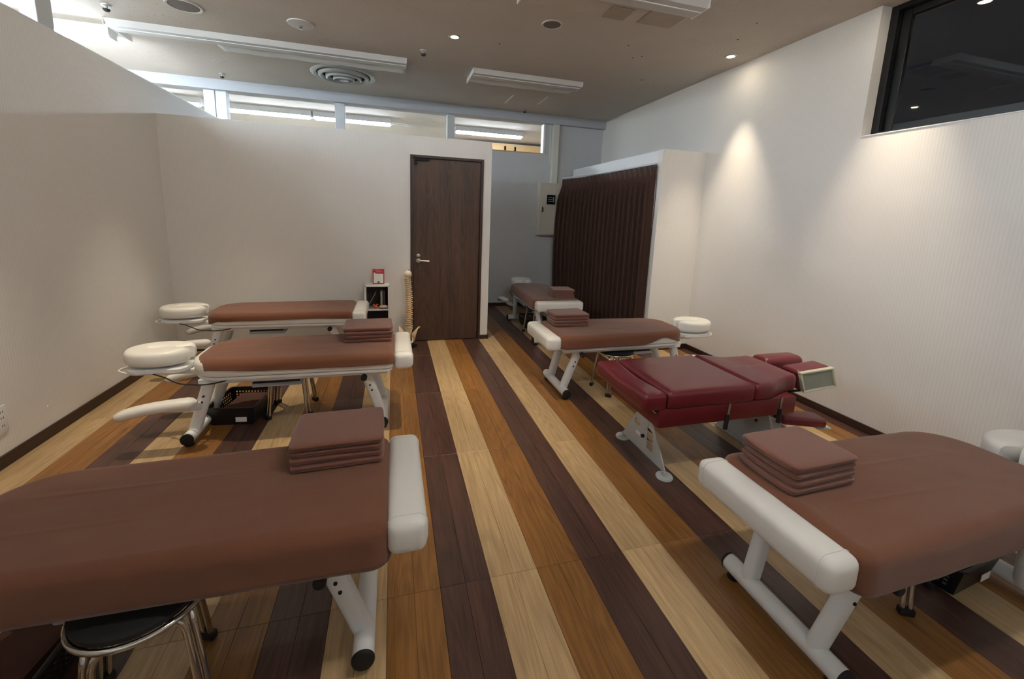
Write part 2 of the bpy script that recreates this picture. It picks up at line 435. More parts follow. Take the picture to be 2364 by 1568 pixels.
# baseboards
bm = newbm(); box(bm, XL, XL+0.012, -1.6, YB, 0, 0.072, 0.002, 1); struct('baseboard_left', bm, 'base')
bm = newbm(); box(bm, XR-0.012, XR, -1.6, YP, 0, 0.06, 0.002, 1); struct('baseboard_right', bm, 'base')
bm = newbm(); box(bm, XL+0.012, DX0-0.001, YB-0.012, YB, 0, 0.05, 0.002, 1); box(bm, DX1+0.001, 1.1, YB-0.012, YB, 0, 0.05, 0.002, 1); box(bm, 1.1, 1.112, YB-0.012, YB+0.1, 0, 0.05); struct('baseboard_back', bm, 'basex')
bm = newbm(); box(bm, 1.1, XR, YF-0.012, YF, 0, 0.06, 0.002, 1); struct('baseboard_far', bm, 'basex')
bm = newbm(); box(bm, XC, XR-0.012, YP-0.012, YP, 0, 0.06, 0.002, 1); struct('baseboard_booth', bm, 'basex')

# door
d = bpy.data.objects.new('door_1', None); COL.objects.link(d); d.location = (DX0, YB, 0); d['kind'] = 'structure'
bm = newbm(); W = DX1-DX0
box(bm, 0, 0.028, -0.014, 0.1, 0, DZ, 0.002, 1); box(bm, W-0.028, W, -0.014, 0.1, 0, DZ, 0.002, 1); box(bm, 0.028, W-0.028, -0.014, 0.1, DZ-0.028, DZ, 0.002, 1)
obj('door_frame', bm, 'frame', d)
bm = newbm(); box(bm, 0.034, W-0.034, 0.012, 0.05, 0.008, DZ-0.034, 0.002, 1); leaf = obj('door_leaf', bm, 'door', d)
bm = newbm(); lathe(bm, [(0, -0.012), (0.024, -0.012), (0.026, -0.006), (0.026, 0.012)], 20, 'Y', (0.085, 0, 0.957)); tube(bm, fillet([(0.085, -0.006, 0.957), (0.085, -0.05, 0.957), (0.205, -0.05, 0.952)], 0.02), 0.009, 10); obj('door_handle', bm, 'steel', leaf)
bm = newbm(); lathe(bm, [(0, -0.01), (0.012, -0.01), (0.02, -0.006), (0.022, 0.012)], 20, 'Y', (0.085, 0, 1.012)); obj('lock', bm, 'steel', leaf)
bm = newbm(); box(bm, 0.05, 0.2, -0.012, 0.012, DZ-0.06, DZ-0.034, 0.003, 1); lathe(bm, [(0, -0.022), (0.02, -0.022), (0.02, 0.012)], 16, 'Y', (0.06, 0, DZ-0.085)); obj('door_closer', bm, 'black', leaf)

# window high in the right wall
wn = bpy.data.objects.new('window_1', None); COL.objects.link(wn); wn.location = (XR, WY0, WZ); wn['kind'] = 'structure'
WL = WY1-WY0; WH = ZC-WZ
bm = newbm(); box(bm, 0.095, 0.19, WL-0.05, WL, 0, WH); box(bm, 0.095, 0.19, 0, 0.05, 0, WH); box(bm, 0.095, 0.19, 0.05, WL-0.05, 0, 0.035); box(bm, 0.095, 0.19, 0.05, WL-0.05, WH-0.035, WH); obj('window_frame', bm, 'frame_black', wn)
bm = newbm(); box(bm, 0.14, 0.175, WL-0.11, WL-0.05, 0.035, WH-0.035, 0.003, 1); box(bm, 0.14, 0.175, 0.05, 0.11, 0.035, WH-0.035, 0.003, 1); box(bm, 0.14, 0.175, 0.11, WL-0.11, 0.035, 0.085, 0.003, 1); box(bm, 0.14, 0.175, 0.11, WL-0.11, WH-0.085, WH-0.035, 0.003, 1); sash = obj('window_sash', bm, 'frame_black', wn)
bm = newbm(); box(bm, 0.155, 0.161, 0.11, WL-0.11, 0.085, WH-0.085); obj('pane', bm, 'glass', sash)
bm = newbm(); box(bm, -0.004, 0.095, 0, WL, -0.001, 0.006); obj('window_sill', bm, 'white_trim', wn)

# ------------------------------------------------------------------ lights in the ceiling
def fluorescent(name, label, x0, x1, y, glow='tube', group=None):
    t = thing(name, label, 'ceiling light', ((x0+x1)/2, y, ZC), 0, group)
    L = (x1-x0)/2
    bm = newbm(); prism(bm, [(-0.075, 0), (0.075, 0), (0.075, -0.02), (0.06, -0.05), (-0.06, -0.05), (-0.075, -0.02)], 'X', -L, L); box(bm, -L, L, -0.075, -0.068, -0.082, -0.02); box(bm, -L, L, 0.068, 0.075, -0.082, -0.02); obj('housing', bm, 'fixture', t, False)
    bm = newbm(); sweep(bm, [(-L+0.03, 0, -0.07), (L-0.03, 0, -0.07)], rrect(0.05, 0.11, 0.024, 4), upv=(0, 0, 1)); obj('lamp_tube', bm, glow, t)
    for s in (-1, 1):
        bm = newbm(); box(bm, s*(L-0.015)-0.015, s*(L-0.015)+0.015, -0.06, 0.06, -0.1, -0.045, 0.004, 1); obj('lamp_holder', bm, 'fixture', t)
    return t
G = 'lit fluorescent lamps in the room beyond'
fluorescent('fluorescent_lamp', 'long lit tube seen over the back wall between first and second grey posts, left half', -2.52, -1.28, 8.05, glow='tube_far', group=G)
fluorescent('fluorescent_lamp', 'lit tube seen over the back wall, crossing behind the second grey post', -1.26, 0.0, 8.05, glow='tube_far', group=G)
fluorescent('fluorescent_lamp', 'lit tube seen above the brown door, right of the third grey post', 1.12, 2.42, 8.12, glow='tube_far', group=G)
fluorescent('fluorescent_lamp', 'short stretch of lit tube left of the pair of white posts at the far corner', -4.0, -2.78, 7.85, glow='tube_far', group=G)
fluorescent('fluorescent_lamp', 'bright tube above the left partition by its grey post, in line with the unlit trough', -3.75, -2.5, 5.14, group=G)

G2 = 'lit fluorescent lamps beyond the left partition'
for k_, (xa_, xb_, yy_) in enumerate(((-3.75, -2.5, 3.1), (-5.0, -3.78, 3.1), (-3.75, -2.5, 1.06), (-5.0, -3.78, 1.06), (-3.75, -2.5, -0.98), (-5.0, -3.78, 5.14))):
    fluorescent('fluorescent_lamp', 'lit tube out of the frame beyond the left partition, %s of that ceiling' % ('front inner part', 'front outer part', 'middle inner part', 'middle outer part', 'rear inner part', 'far outer part')[k_], xa_, xb_, yy_, group=G2)

fluorescent('fluorescent_lamp', 'added fill tube above the front of the room, out of the frame over the aisle', 0.5, 1.75, 0.62, 'tube_fill')  # fill lamp added out of view to lift the foreground

def trough(label, x0, x1, y, sheet_x0, sheet='fixture'):
    """unlit lamp trough: flat housing toward the room and a loose sheet hanging off its far side"""
    t = thing('lamp_trough', label, 'ceiling light', ((x0+x1)/2, y, ZC), 0, 'unlit lamp troughs')
    L = (x1-x0)/2
    bm = newbm(); prism(bm, [(0, 0), (0.19, 0), (0.185, -0.05), (0.02, -0.05)], 'X', -L, L); obj('housing', bm, 'fixture', t, False)
    bm = newbm(); box(bm, -L, L, 0.08, 0.09, -0.056, -0.05); obj('rib', bm, 'white_metal', t)
    bm = newbm(); n_ = 40; a = sheet_x0-(x0+x1)/2; rows = []
    for i in range(n_+1):
        x = a+(L-a)*i/n_
        wob = 0.012*sin(i*0.55)+0.006*sin(i*1.3+1)
        rows.append([bm.verts.new((x, yy, zz)) for yy, zz in ((0.185, -0.036), (0.3, -0.03+wob*0.3), (0.43+wob, -0.03+wob*0.5), (0.455+wob, -0.018+wob*0.6), (0.46+wob, -0.006))])
    for r0, r1 in zip(rows, rows[1:]):
        for j in range(4): bm.faces.new((r0[j], r0[j+1], r1[j+1], r1[j]))
    o = obj('cover_sheet', bm, sheet, t); md = o.modifiers.new('thick', 'SOLIDIFY'); md.thickness = 0.003
    bm = newbm(); box(bm, -L-0.008, -L, 0.0, 0.44, -0.052, 0, 0.002, 1); obj('end_plate', bm, 'white_trim', t)
    bm = newbm(); box(bm, L, L+0.008, 0.0, 0.2, -0.052, 0, 0.002, 1); obj('end_plate', bm, 'white_trim', t)
    return t
trough('long unlit lamp trough with a loose wavy cover sheet beside the round air diffuser', -2.43, 0.15, 4.87, -1.65)
trough('shorter unlit lamp trough with a bent cover sheet right of the round air diffuser', 0.873, 2.17, 4.88, 0.873)
t3 = trough('nearest unlit lamp trough cut off by the top of the picture', 0.9, 2.21, 2.83, 0.9, 'ceiling')
for a, b_, c, e in ((0.02, 0.2, 0.24, 0.43), (0.32, 0.62, 0.2, 0.42)):
    bm = newbm(); box(bm, a, b_, c, e, -0.0385, -0.0365); obj('stained_patch', bm, 'stain', t3)

def downlight(label, x, y, lit=True):
    t = thing('downlight', label, 'downlight', (x, y, ZC), 0, 'recessed downlights')
    bm = newbm(); lathe(bm, [(0.034, 0), (0.036, -0.004), (0.05, -0.006), (0.056, -0.001), (0.056, 0.0)], 28); obj('rim', bm, 'steel', t)
    bm = newbm(); lathe(bm, [(0.0, -0.002), (0.022, -0.003), (0.034, -0.001)], 24); obj('lamp', bm, 'lamp', t)
    ld = bpy.data.lights.new('downlight_beam', 'SPOT'); ld.energy = SPOT_W; ld.color = SPOT_C
    ld.spot_size = radians(51); ld.spot_blend = 1.0; ld.shadow_soft_size = 0.022
    lo = bpy.data.objects.new('downlight_beam', ld); COL.objects.link(lo); lo.parent = t; lo.location = (0, 0, -0.012)
    return t
downlight('lit downlight in the middle of the ceiling, before the door', 0.559, 4.156)
downlight('lit downlight near the right wall above the booth partition', 3.133, 3.629)
downlight('downlight over the window end of the right wall', 3.133, 2.21)
downlight('downlight over the aisle between the middle beds', 0.559, 2.736)
downlight('downlight above the head end of the bed along the back wall', -1.36, 4.0)
downlight('downlight above the arm rest of the middle left bed', -1.36, 2.58)

def disc_speaker(label, x, y, r):
    t = thing('ceiling_speaker', label, 'speaker', (x, y, ZC), 0, 'round ceiling speakers')
    bm = newbm(); lathe(bm, [(r*0.86, 0), (r*0.88, -0.008), (r, -0.01), (r*1.04, 0)], 36); obj('rim', bm, 'fixture', t)
    bm = newbm(); lathe(bm, [(0, -0.008), (r*0.5, -0.0075), (r*0.88, -0.005)], 36); obj('grille', bm, 'shade', t)
disc_speaker('round grey speaker grille at the top left of the ceiling', -1.615, 4.347, 0.125)
disc_speaker('small dark round speaker grille beside the nearest unlit trough', 1.291, 3.596, 0.083)
t = thing('smoke_detector', 'white disc with a small chrome centre on the ceiling', 'detector', (-0.756, 4.375, ZC))
bm = newbm(); lathe(bm, [(0.11, 0), (0.108, -0.008), (0.07, -0.014), (0, -0.016)], 36); obj('plate', bm, 'fixture', t)
bm = newbm(); lathe(bm, [(0.018, -0.014), (0.016, -0.03), (0.006, -0.034), (0.006, -0.042), (0.016, -0.044), (0, -0.046)], 16); obj('centre', bm, 'chrome', t)
t = thing('air_diffuser', 'round ceiling air diffuser of nested cones', 'air vent', (-0.545, 5.74, ZC))
for i, (r, dz) in enumerate(((0.36, 0.0), (0.28, -0.022), (0.2, -0.038), (0.12, -0.05))):
    bm = newbm(); lathe(bm, [(r*0.84, -0.008+dz*0.4), (r*0.92, -0.022+dz), (r, -0.014+dz), (r*1.02, dz*0.5), (r*1.0, dz*0.5+0.001)], 48); o = obj('cone', bm, mat('diffuser metal', srgb(190, 188, 184), 0.5) if i == 0 else 'diffuser', t) if False else obj('cone', bm, 'grey_metal', t)
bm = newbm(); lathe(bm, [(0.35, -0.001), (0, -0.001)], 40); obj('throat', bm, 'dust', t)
bm = newbm(); lathe(bm, [(0.06, -0.05), (0.05, -0.068), (0, -0.072)], 28); obj('core', bm, 'grey_metal', t)
SPR = (('sprinkler head at the top left near the lit tube', -2.25, 4.57, 0.9), ('sprinkler head left of the middle downlight', 0.31, 4.592, 0.9), ('small dark sprinkler over the far left corner', -2.0, 6.3, 0.8), ('tiny sprinkler by the header above the grey far wall', 1.928, 6.393, 0.7))
for lb, x, y, s in SPR:
    t = thing('sprinkler', lb, 'sprinkler', (x if x > -2.1 or True else x, y, ZC), 0, 'ceiling sprinklers')
    bm = newbm(); lathe(bm, [(0.038*s, 0), (0.036*s, -0.008), (0.012*s, -0.012), (0.01*s, -0.03)], 18); obj('flange', bm, 'grey_metal', t)
    bm = newbm(); lathe(bm, [(0.012*s, -0.028), (0.03*s, -0.034), (0.02*s, -0.05), (0, -0.055)], 16); obj('head', bm, 'dust', t)
for lb, x, y in (('pair of small round holes in a white plate, left part of ceiling', -1.853, 5.788), ('pair of small round holes in a white plate right of the air diffuser', 0.085, 5.841)):
    t = thing('ceiling_plate', lb, 'ceiling plate', (x, y, ZC), 0, 'small ceiling plates')
    for s in (-1, 1):
        bm = newbm(); lathe(bm, [(0.018, 0), (0.022, -0.004), (0.03, -0.004), (0.032, 0)], 18, 'Z', (s*0.034, 0, 0)); obj('ring', bm, 'fixture', t)
for lb, x, y in (('left one of two white tape strips on the ceiling', 1.561, 5.95), ('right one of two white tape strips on the ceiling', 2.01, 5.83)):
    bm = newbm(); box(bm, -0.012, 0.012, -0.22, 0.22, -0.003, 0, mat4=None)
    o = obj('tape_strip', bm, 'white_trim'); o.location = (x, y, ZC); tag(o, lb, 'tape', 'tape strips on the ceiling')
bm = newbm()
for a in ((-0.26, 0.26, -0.09, -0.08), (-0.26, 0.26, 0.08, 0.09), (-0.26, -0.25, -0.08, 0.08), (0.25, 0.26, -0.08, 0.08)): box(bm, *a, -0.008, 0)
o = obj('access_hatch', bm, 'grey_metal'); o.location = (0.23, 8.42, ZC); tag(o, 'rectangular access hatch in the ceiling beyond the back wall', 'hatch')
for lb, x in (('left dark peg on the far sill above the grey wall', 1.72), ('right dark peg on the far sill above the grey wall', 1.885)):
    bm = newbm(); lathe(bm, [(0, 0), (0.016, 0), (0.016, 0.06), (0.012, 0.066), (0, 0.066)], 12); o = obj('sill_peg', bm, 'black'); o.location = (x, YF+0.03, 2.508); tag(o, lb, 'peg', 'dark pegs on the far sill')
for i, (x, y, r) in enumerate(((2.3, 4.0, 0.008), (2.36, 3.94, 0.007), (2.75, 4.55, 0.01), (2.1, 3.75, 0.006), (0.98, 4.15, 0.008), (2.9, 3.3, 0.007), (2.8, 3.0, 0.006))):
    bm = newbm(); lathe(bm, [(0, -0.003), (r, -0.002), (r*1.1, 0)], 10); o = obj('ceiling_screw', bm, 'dust'); o.location = (x, y, ZC); tag(o, 'tiny dark screw head in the ceiling board', 'screw', 'dark screw heads scattered over the ceiling')

# ------------------------------------------------------------------ treatment beds (local: +X foot end, floor z=0)
BZ0, BZ1 = 0.447, 0.548
BED_POLY = [(-0.62, -0.258, 0.2), (0.603, -0.285, 0.048), (0.603, 0.285, 0.048), (-0.62, 0.258, 0.2)]
def make_bed():
    t = thing('massage_bed', '', 'massage bed')
    bm = newbm(); cushion(bm, BED_POLY, BZ0, BZ1, 0.035, 0.002); obj('mattress', bm, 'vinyl', t)
    bm = newbm(); O = outline([(x*0.985, y*0.97, r) for x, y, r in BED_POLY], 8, 0.1)
    rings_mesh(bm, [[Vector((*p, z)) for p, _ in O] for z in (0.43, 0.447)]); obj('base_board', bm, 'white_metal', t, angle=30)
    for s in (-1, 1):
        bm = newbm(); box(bm, -0.56, 0.56, s*0.2-0.02, s*0.2+0.02, 0.395, 0.43, 0.004, 1); obj('rail', bm, 'white_metal', t)
    # foot bolster
    bm = newbm(); box(bm, 0.606, 0.73, -0.284, 0.284, 0.438, 0.553, 0.032, 4)
    bo = obj('foot_bolster', bm, 'vinyl', t)
    for s in (-1, 1):
        bm = newbm(); sec = rrect(0.1265, 0.1175, 0.033, 5)
        tube(bm, [(0.668+a, s*0.24, 0.4955+b) for a, b in sec], 0.0016, 6, closed=True); obj('seam', bm, 'vinyl', bo)
    bm = newbm(); box(bm, 0.54, 0.66, -0.15, -0.11, 0.405, 0.437, 0.004, 1); box(bm, 0.54, 0.66, 0.11, 0.15, 0.405, 0.437, 0.004, 1); obj('bolster_bracket', bm, 'white_metal', t)
    # floor tubes, posts
    for xt, lean in ((0.525, -0.115), (-0.635, 0.125)):
        bm = newbm(); tube(bm, [(xt, -0.25, 0.054), (xt, 0.25, 0.054)], 0.035, 24); ft = obj('floor_tube', bm, 'white_metal', t)
        for s in (-1, 1):
            bm = newbm(); lathe(bm, [(0, s*0.257), (0.026, s*0.259), (0.034, s*0.256), (0.0372, s*0.25), (0.0372, s*0.244)], 24, 'Y', (xt, 0, 0.054)); obj('end_cap', bm, 'black', ft)
            bm = newbm(); lathe(bm, [(0, 0.0), (0.024, 0.0), (0.026, 0.006), (0.02, 0.022), (0.0, 0.03)], 14, 'Z', (xt, s*0.215, 0)); obj('foot_pad', bm, 'black', ft)
            bm = newbm(); sec = rrect(0.056, 0.07, 0.024, 4)
            sweep(bm, [(xt, s*0.14, 0.05), (xt+lean*0.96, s*0.175, 0.4), (xt+lean, s*0.178, 0.425)], sec, upv=(1, 0, 0))
            lg = obj('leg', bm, 'white_metal', t)
            for z in (0.27, 0.31):
                f = (z-0.05)/0.35; bm = newbm()
                lathe(bm, [(0, s*0.033), (0.006, s*0.033), (0.007, s*0.026)], 10, 'Y', (xt+lean*0.96*f, s*(0.14+0.035*f), z)); obj('bolt', bm, 'black', lg)
            if xt > 0:
                bm = newbm(); lathe(bm, [(0, s*0.045), (0.016, s*0.045), (0.02, s*0.038), (0.02, s*0.01), (0.008, s*0.005), (0.008, -s*0.03)], 16, 'Y', (xt+lean, s*0.235, 0.392)); obj('knob', bm, 'black', t)
    # stretcher between the two leg frames
    bm = newbm(); tube(bm, [(-0.52, 0, 0.395), (0.42, 0, 0.395)], 0.016, 10); obj('stretcher', bm, 'white_metal', t)
    # shallow open tray under the middle
    bm = newbm()
    box(bm, -0.27, 0.01, -0.2, 0.2, 0.35, 0.355); box(bm, -0.273, -0.268, -0.2, 0.2, 0.35, 0.43); box(bm, 0.008, 0.013, -0.2, 0.2, 0.35, 0.43)
    box(bm, -0.268, 0.008, -0.203, -0.198, 0.35, 0.374); box(bm, -0.268, 0.008, 0.198, 0.203, 0.35, 0.374); obj('under_tray', bm, 'tray', t, False)
    # face cradle: horseshoe pad, slit toward the mattress
    pts = []; N = 40
    for i in range(N+1):
        a = radians(9+342*i/N); pts.append((-0.832+0.122*cos(a), 0.08*sin(a), 0.539))
    bm = newbm(); sec = rrect(0.134, 0.098, 0.032, 5)
    scl = [1.0]*(N+1); scl[0] = scl[-1] = 0.82; scl[1] = scl[-2] = 0.95
    sweep(bm, pts, sec, upv=(0, 0, 1), scales=scl)
    fc = obj('face_cradle', bm, 'vinyl', t, angle=60)
    bm = newbm(); O = outline([(-1.01, -0.13, 0.12), (-0.66, -0.13, 0.06), (-0.66, 0.13, 0.06), (-1.01, 0.13, 0.12)], 8, 0.1)
    rings_mesh(bm, [[Vector((*(p+nn*d_), z)) for p, nn in O] for d_, z in ((-0.02, 0.447), (0, 0.452), (0, 0.472), (-0.01, 0.478))]); obj('cradle_base', bm, 'white_metal', fc)
    bm = newbm(); tube(bm, fillet([(-0.7, -0.1, 0.443), (-0.94, -0.11, 0.443), (-1.06, -0.03, 0.448), (-1.06, 0.03, 0.448), (-0.94, 0.11, 0.443), (-0.7, 0.1, 0.443)], 0.03), 0.005, 8); obj('wire_loop', bm, 'wire', fc)
    bm = newbm(); box(bm, -0.8, -0.5, -0.06, 0.06, 0.415, 0.447, 0.006, 2); obj('cradle_arm', bm, 'white_metal', t)
    # arm rests hung outside the head leg frame
    for s in (-1, 1):
        P = []; SC = []; n_ = 18
        for i in range(n_+1):
            f = i/n_; x = -0.545-0.42*f; z = 0.315-0.012*f-0.055*f**3
            P.append((x, s*(0.288+0.012*sin(pi*f)), z))
            e = min(f, 1-f); SC.append(max(0.28, min(1.0, (e*2/0.16)**0.5)) if e < 0.08 else 1.0)
        bm = newbm(); sweep(bm, P, rrect(0.085, 0.058, 0.026, 4), upv=(0, 0, 1), scales=SC); ar = obj('arm_rest', bm, 'vinyl', t, angle=60)
        bm = newbm(); sweep(bm, [(-0.72, s*0.278, 0.283), (-0.6, s*0.27, 0.275), (-0.57, s*0.2, 0.25), (-0.57, s*0.16, 0.25)], rrect(0.014, 0.05, 0.005, 2), upv=(0, 0, 1)); obj('bracket', bm, 'white_metal', ar)
    # thin black cord below the head end
    bm = newbm(); tube(bm, fillet([(-0.85, -0.1, 0.443), (-0.75, -0.17, 0.44), (-0.66, -0.22, 0.408), (-0.5, -0.24, 0.4), (-0.36, -0.205, 0.42)], 0.06), 0.004, 6); obj('cord', bm, 'black', t)
    return t

BEDS = [  # x, y, rz, label
    (-0.632, 1.465, 0, 'white massage bed under a brown cover, nearest on the left side'),
    (-0.605, 3.09, 0, 'middle massage bed on the left, white face cradle and arm rest toward left wall'),
    (-0.985, 4.37, 0, 'massage bed standing along the back wall left of the shelf'),
    (1.922, 1.025, pi, 'massage bed nearest on the right, large white bolster and leg frame toward the aisle'),
    (1.905, 3.28, pi, 'massage bed on the right between the burgundy table and the curtain'),
    (1.83, 5.055, -pi/2, 'massage bed in the passage beside the brown curtain, pointing at the far wall'),
]
proto = make_bed()
for i, (x, y, rz, lb) in enumerate(BEDS):
    o = proto if i == 0 else copy_tree(proto)
    o.location = (x, y, 0); o.rotation_euler = (0, 0, rz); o['label'] = lb; o['group'] = 'white massage beds'

def make_cover(i, hem_l, hem_r, gap, label):
    """fitted brown cover; hem_l / hem_r: functions of f (0 foot .. 1 head) giving hem height on local -y / +y side"""
    x, y, rz, _ = BEDS[i]
    P = [(-0.62+gap, -0.258, 0.2-gap*0.5), (0.603, -0.285, 0.048), (0.603, 0.285, 0.048), (-0.62+gap, 0.258, 0.2-gap*0.5)]
    O = outline(P, 8, 0.025); c = Vector((0, 0)); r = 0.038; zt = BZ1+0.006; e = 0.006
    rings = []
    seed = i*13.7
    def wr(p, z, amt):
        q = Vector((p.x*2.2+seed, p.y*5.5, z*4)); return amt*(noise.noise(q)+0.6*noise.noise(q*2.6))
    hems = []
    for p, nn in O:
        f = min(1, max(0, (0.603-p.x)/1.22)); ww = min(1, max(0, p.y/0.5+0.5))
        h = hem_l(f)*(1-ww)+hem_r(f)*ww
        hems.append(h+0.004*noise.noise(Vector((p.x*6+seed, p.y*6, 1))))
    NH = 6
    for k in range(NH, 0, -1):
        f = k/NH; ring = []
        for (p, nn), h in zip(O, hems):
            z = (zt-r)*(1-f)+h*f
            q = p+nn*(e+wr(p, z, 0.006*f)+0.002*f)
            ring.append(Vector((q.x, q.y, z)))
        rings.append(ring)
    for k in range(6):
        a = pi/2*k/5; ring = []
        for p, nn in O:
            q = p+nn*(e-r+r*cos(a)); ring.append(Vector((q.x, q.y, zt-r+r*sin(a)+0.004*noise.noise(Vector((q.x*3.2+seed, q.y*7, 3)))*sin(a))))
        rings.append(ring)
    top_n = 46
    for k in range(1, top_n):
        f = 1-k/top_n; ring = []
        for p, nn in O:
            q0 = p-nn*(r-e); c0 = Vector((max(-0.34, min(0.34, q0.x*0.62)), 0)); q = c0+(q0-c0)*f
            fold = 0.0
            for yc, am in ((0.1, 0.0022), (-0.075, 0.0018)):
                fold += am*math.exp(-((q.y-yc-0.012*sin(q.x*2.3+seed))/0.008)**2)*(0.5+0.5*sin(q.x*4+seed+yc*30))
            ring.append(Vector((q.x, q.y, zt+0.004*noise.noise(Vector((q.x*3.2+seed, q.y*7, 3)))+max(0, fold)+0.0012*noise.noise(Vector((q.x*9, q.y*16, seed))))))
        rings.append(ring)
    bm = newbm(); rings_mesh(bm, rings, cap0=False, cap1=True)
    o = obj('bed_cover', bm, 'cover', None, True, (x, y, 0), angle=80); o.rotation_euler = (0, 0, rz)
    md = o.modifiers.new('thick', 'SOLIDIFY'); md.thickness = 0.004; md.offset = 1
    tag(o, label, 'bed cover', 'brown fitted bed covers'); return o
def hem(base, hump=0.0, hc=0.75, hw=0.12, tail=0.0):
    return lambda f: base+hump*math.exp(-((f-hc)/hw)**2)-tail*max(0, (f-0.9)/0.1)
make_cover(0, hem(0.425), hem(0.43), 0.0, 'brown cover hanging low over the nearest bed on the left')
make_cover(1, hem(0.486, 0.012, 0.85, 0.1, 0.04), hem(0.47), 0.03, 'brown cover on the middle left bed, white vinyl showing below its hem')
make_cover(2, hem(0.488, 0.012, 0.3, 0.25, 0.06), hem(0.47), 0.01, 'reddish brown cover on the bed against the back wall')
make_cover(3, hem(0.43), hem(0.425), 0.0, 'brown creased cover on the nearest bed on the right')
make_cover(4, hem(0.45), hem(0.455, 0.055, 0.78, 0.1, 0.03), 0.02, 'brown cover lifted over the near side of the bed before the curtain')
make_cover(5, hem(0.45), hem(0.44), 0.0, 'brown cover on the bed in the passage beside the curtain')

# ------------------------------------------------------------------ folded towels
def towel_mesh(Lx, Wy, T, seed):
    """folded cloth: serpentine of three layers, folds toward -y and +y; extruded along x"""
    t = T/3.05; bm = newbm(); cl = []
    a, b = -Wy/2+t*0.6, Wy/2-t*0.6
    def arc(cy, cz, rr, a0, a1, n=6): return [(cy+rr*cos(radians(a0+(a1-a0)*k/n)), cz+rr*sin(radians(a0+(a1-a0)*k/n))) for k in range(n+1)]
    z1, z2, z3 = t*0.5, t*1.5, t*2.5
    cl += [(b, z1), (0, z1)] + arc(a, (z1+z2)/2, t/2, 270, 90) + [(0, z2)] + arc(b, (z2+z3)/2, t/2, -90, 90) + [(0, z3), (a-t*0.4, z3-t*0.1), (a-t*0.9, z3-t*0.5), (a-t*1.0, z2)]
    cl = [Vector(p) for p in cl]; hw = t*0.47
    Lp, Rp = [], []
    for i in range(len(cl)):
        d = (cl[min(i+1, len(cl)-1)]-cl[max(i-1, 0)]).normalized(); nn = Vector((-d.y, d.x)); Lp.append(cl[i]+nn*hw); Rp.append(cl[i]-nn*hw)
    prof = Lp+Rp[::-1]
    n = 14; rows = []
    for i in range(n+1):
        f = i/n; x = (f-0.5)*Lx; row = []
        end = 1-0.06*(abs(f-0.5)*2)**6
        for p in prof:
            q = Vector((x*2.3+seed, p.x*6, p.y*9))
            row.append(bm.verts.new((x+0.004*noise.noise(q+Vector((7, 0, 0))), p.x+0.005*noise.noise(q), max(0.0002, p.y*end+0.0022*noise.noise(q*1.7+Vector((0, 5, 0)))))))
        rows.append(row)
    m = len(prof)
    for r0, r1 in zip(rows, rows[1:]):
        for j in range(m): bm.faces.new((r0[j], r0[(j+1) % m], r1[(j+1) % m], r1[j]))
    bm.faces.new(rows[0][::-1]); bm.faces.new(rows[-1])
    return bm
ORD = ('bottom', 'second from the bottom', 'third from the bottom', 'topmost')
def towel_stack(x, y, z, Lx, Wy, T, rz, where, grp, n=4, jit=0.006):
    zz = z
    for k in range(n):
        bm = towel_mesh(Lx, Wy, T, 3.1*k+x*5)
        o = obj('folded_towel', bm, 'towel', None, True, (x+random.uniform(-jit, jit), y+random.uniform(-jit, jit), zz), angle=180)
        sb = o.modifiers.new('soft', 'SUBSURF'); sb.levels = sb.render_levels = 1
        o.rotation_euler = (0, 0, rz+random.uniform(-0.025, 0.025)); zz += T*1.005
        nm = ORD[k] if n == 4 else (ORD[k] if k < n-1 else 'topmost')
        tag(o, '%s folded brown towel %s' % (nm, where), 'towel', grp)
ZT = BZ1+0.013
towel_stack(-0.205, 1.655, ZT, 0.335, 0.26, 0.0265, radians(2), 'in the stack on the nearest left bed', 'towels on the nearest left bed')
towel_stack(-0.178, 3.22, ZT, 0.345, 0.28, 0.0265, 0.0, 'in the stack on the middle left bed', 'towels on the middle left bed')
towel_stack(1.495, 1.135, ZT, 0.32, 0.235, 0.029, radians(3), 'in the stack on the nearest right bed', 'towels on the nearest right bed')
towel_stack(1.505, 3.405, ZT, 0.335, 0.235, 0.0275, 0.0, 'in the stack on the bed before the curtain', 'towels on the right middle bed')
towel_stack(1.945, 4.63, ZT, 0.27, 0.25, 0.025, radians(-4), 'in the stack on the bed in the passage', 'towels on the passage bed')

# ------------------------------------------------------------------ stools
def make_stool():
    t = thing('round_stool', '', 'stool'); R = 0.158; H = 0.388
    bm = newbm(); lathe(bm, [(0, H-0.03), (R-0.012, H-0.03), (R-0.003, H-0.022), (R-0.002, H-0.008), (R-0.02, H), (0, H+0.002)], 40); obj('seat', bm, 'black', t)
    bm = newbm(); tube(bm, [(R*cos(2*pi*i/40), R*sin(2*pi*i/40), H-0.034) for i in range(40)], 0.009, 10, closed=True); obj('seat_ring', bm, 'chrome', t)
    for k in range(4):
        a = radians(45+90*k); ca, sa = cos(a), sin(a); bm = newbm()
        for s in (-1, 1):
            ox, oy = -sa*0.0125*s, ca*0.0125*s; rad = (ca, sa)
            sx, sy = ca*0.06-sa*0.085*s, sa*0.06+ca*0.085*s
            tube(bm, fillet([(sx, sy, H-0.048), (ca*0.145+ox, sa*0.145+oy, H-0.048), (ca*0.188+ox, sa*0.188+oy, 0.012)], 0.06, 7), 0.0095, 10)
        lg = obj('leg', bm, 'chrome', t)
        bm = newbm(); box(bm, -0.014, 0.014, -0.027, 0.027, 0, 0.03, 0.006, 2, Matrix.Translation((ca*0.188, sa*0.188, 0)) @ Matrix.Rotation(a, 4, 'Z')); obj('foot', bm, 'black', lg)
    return t
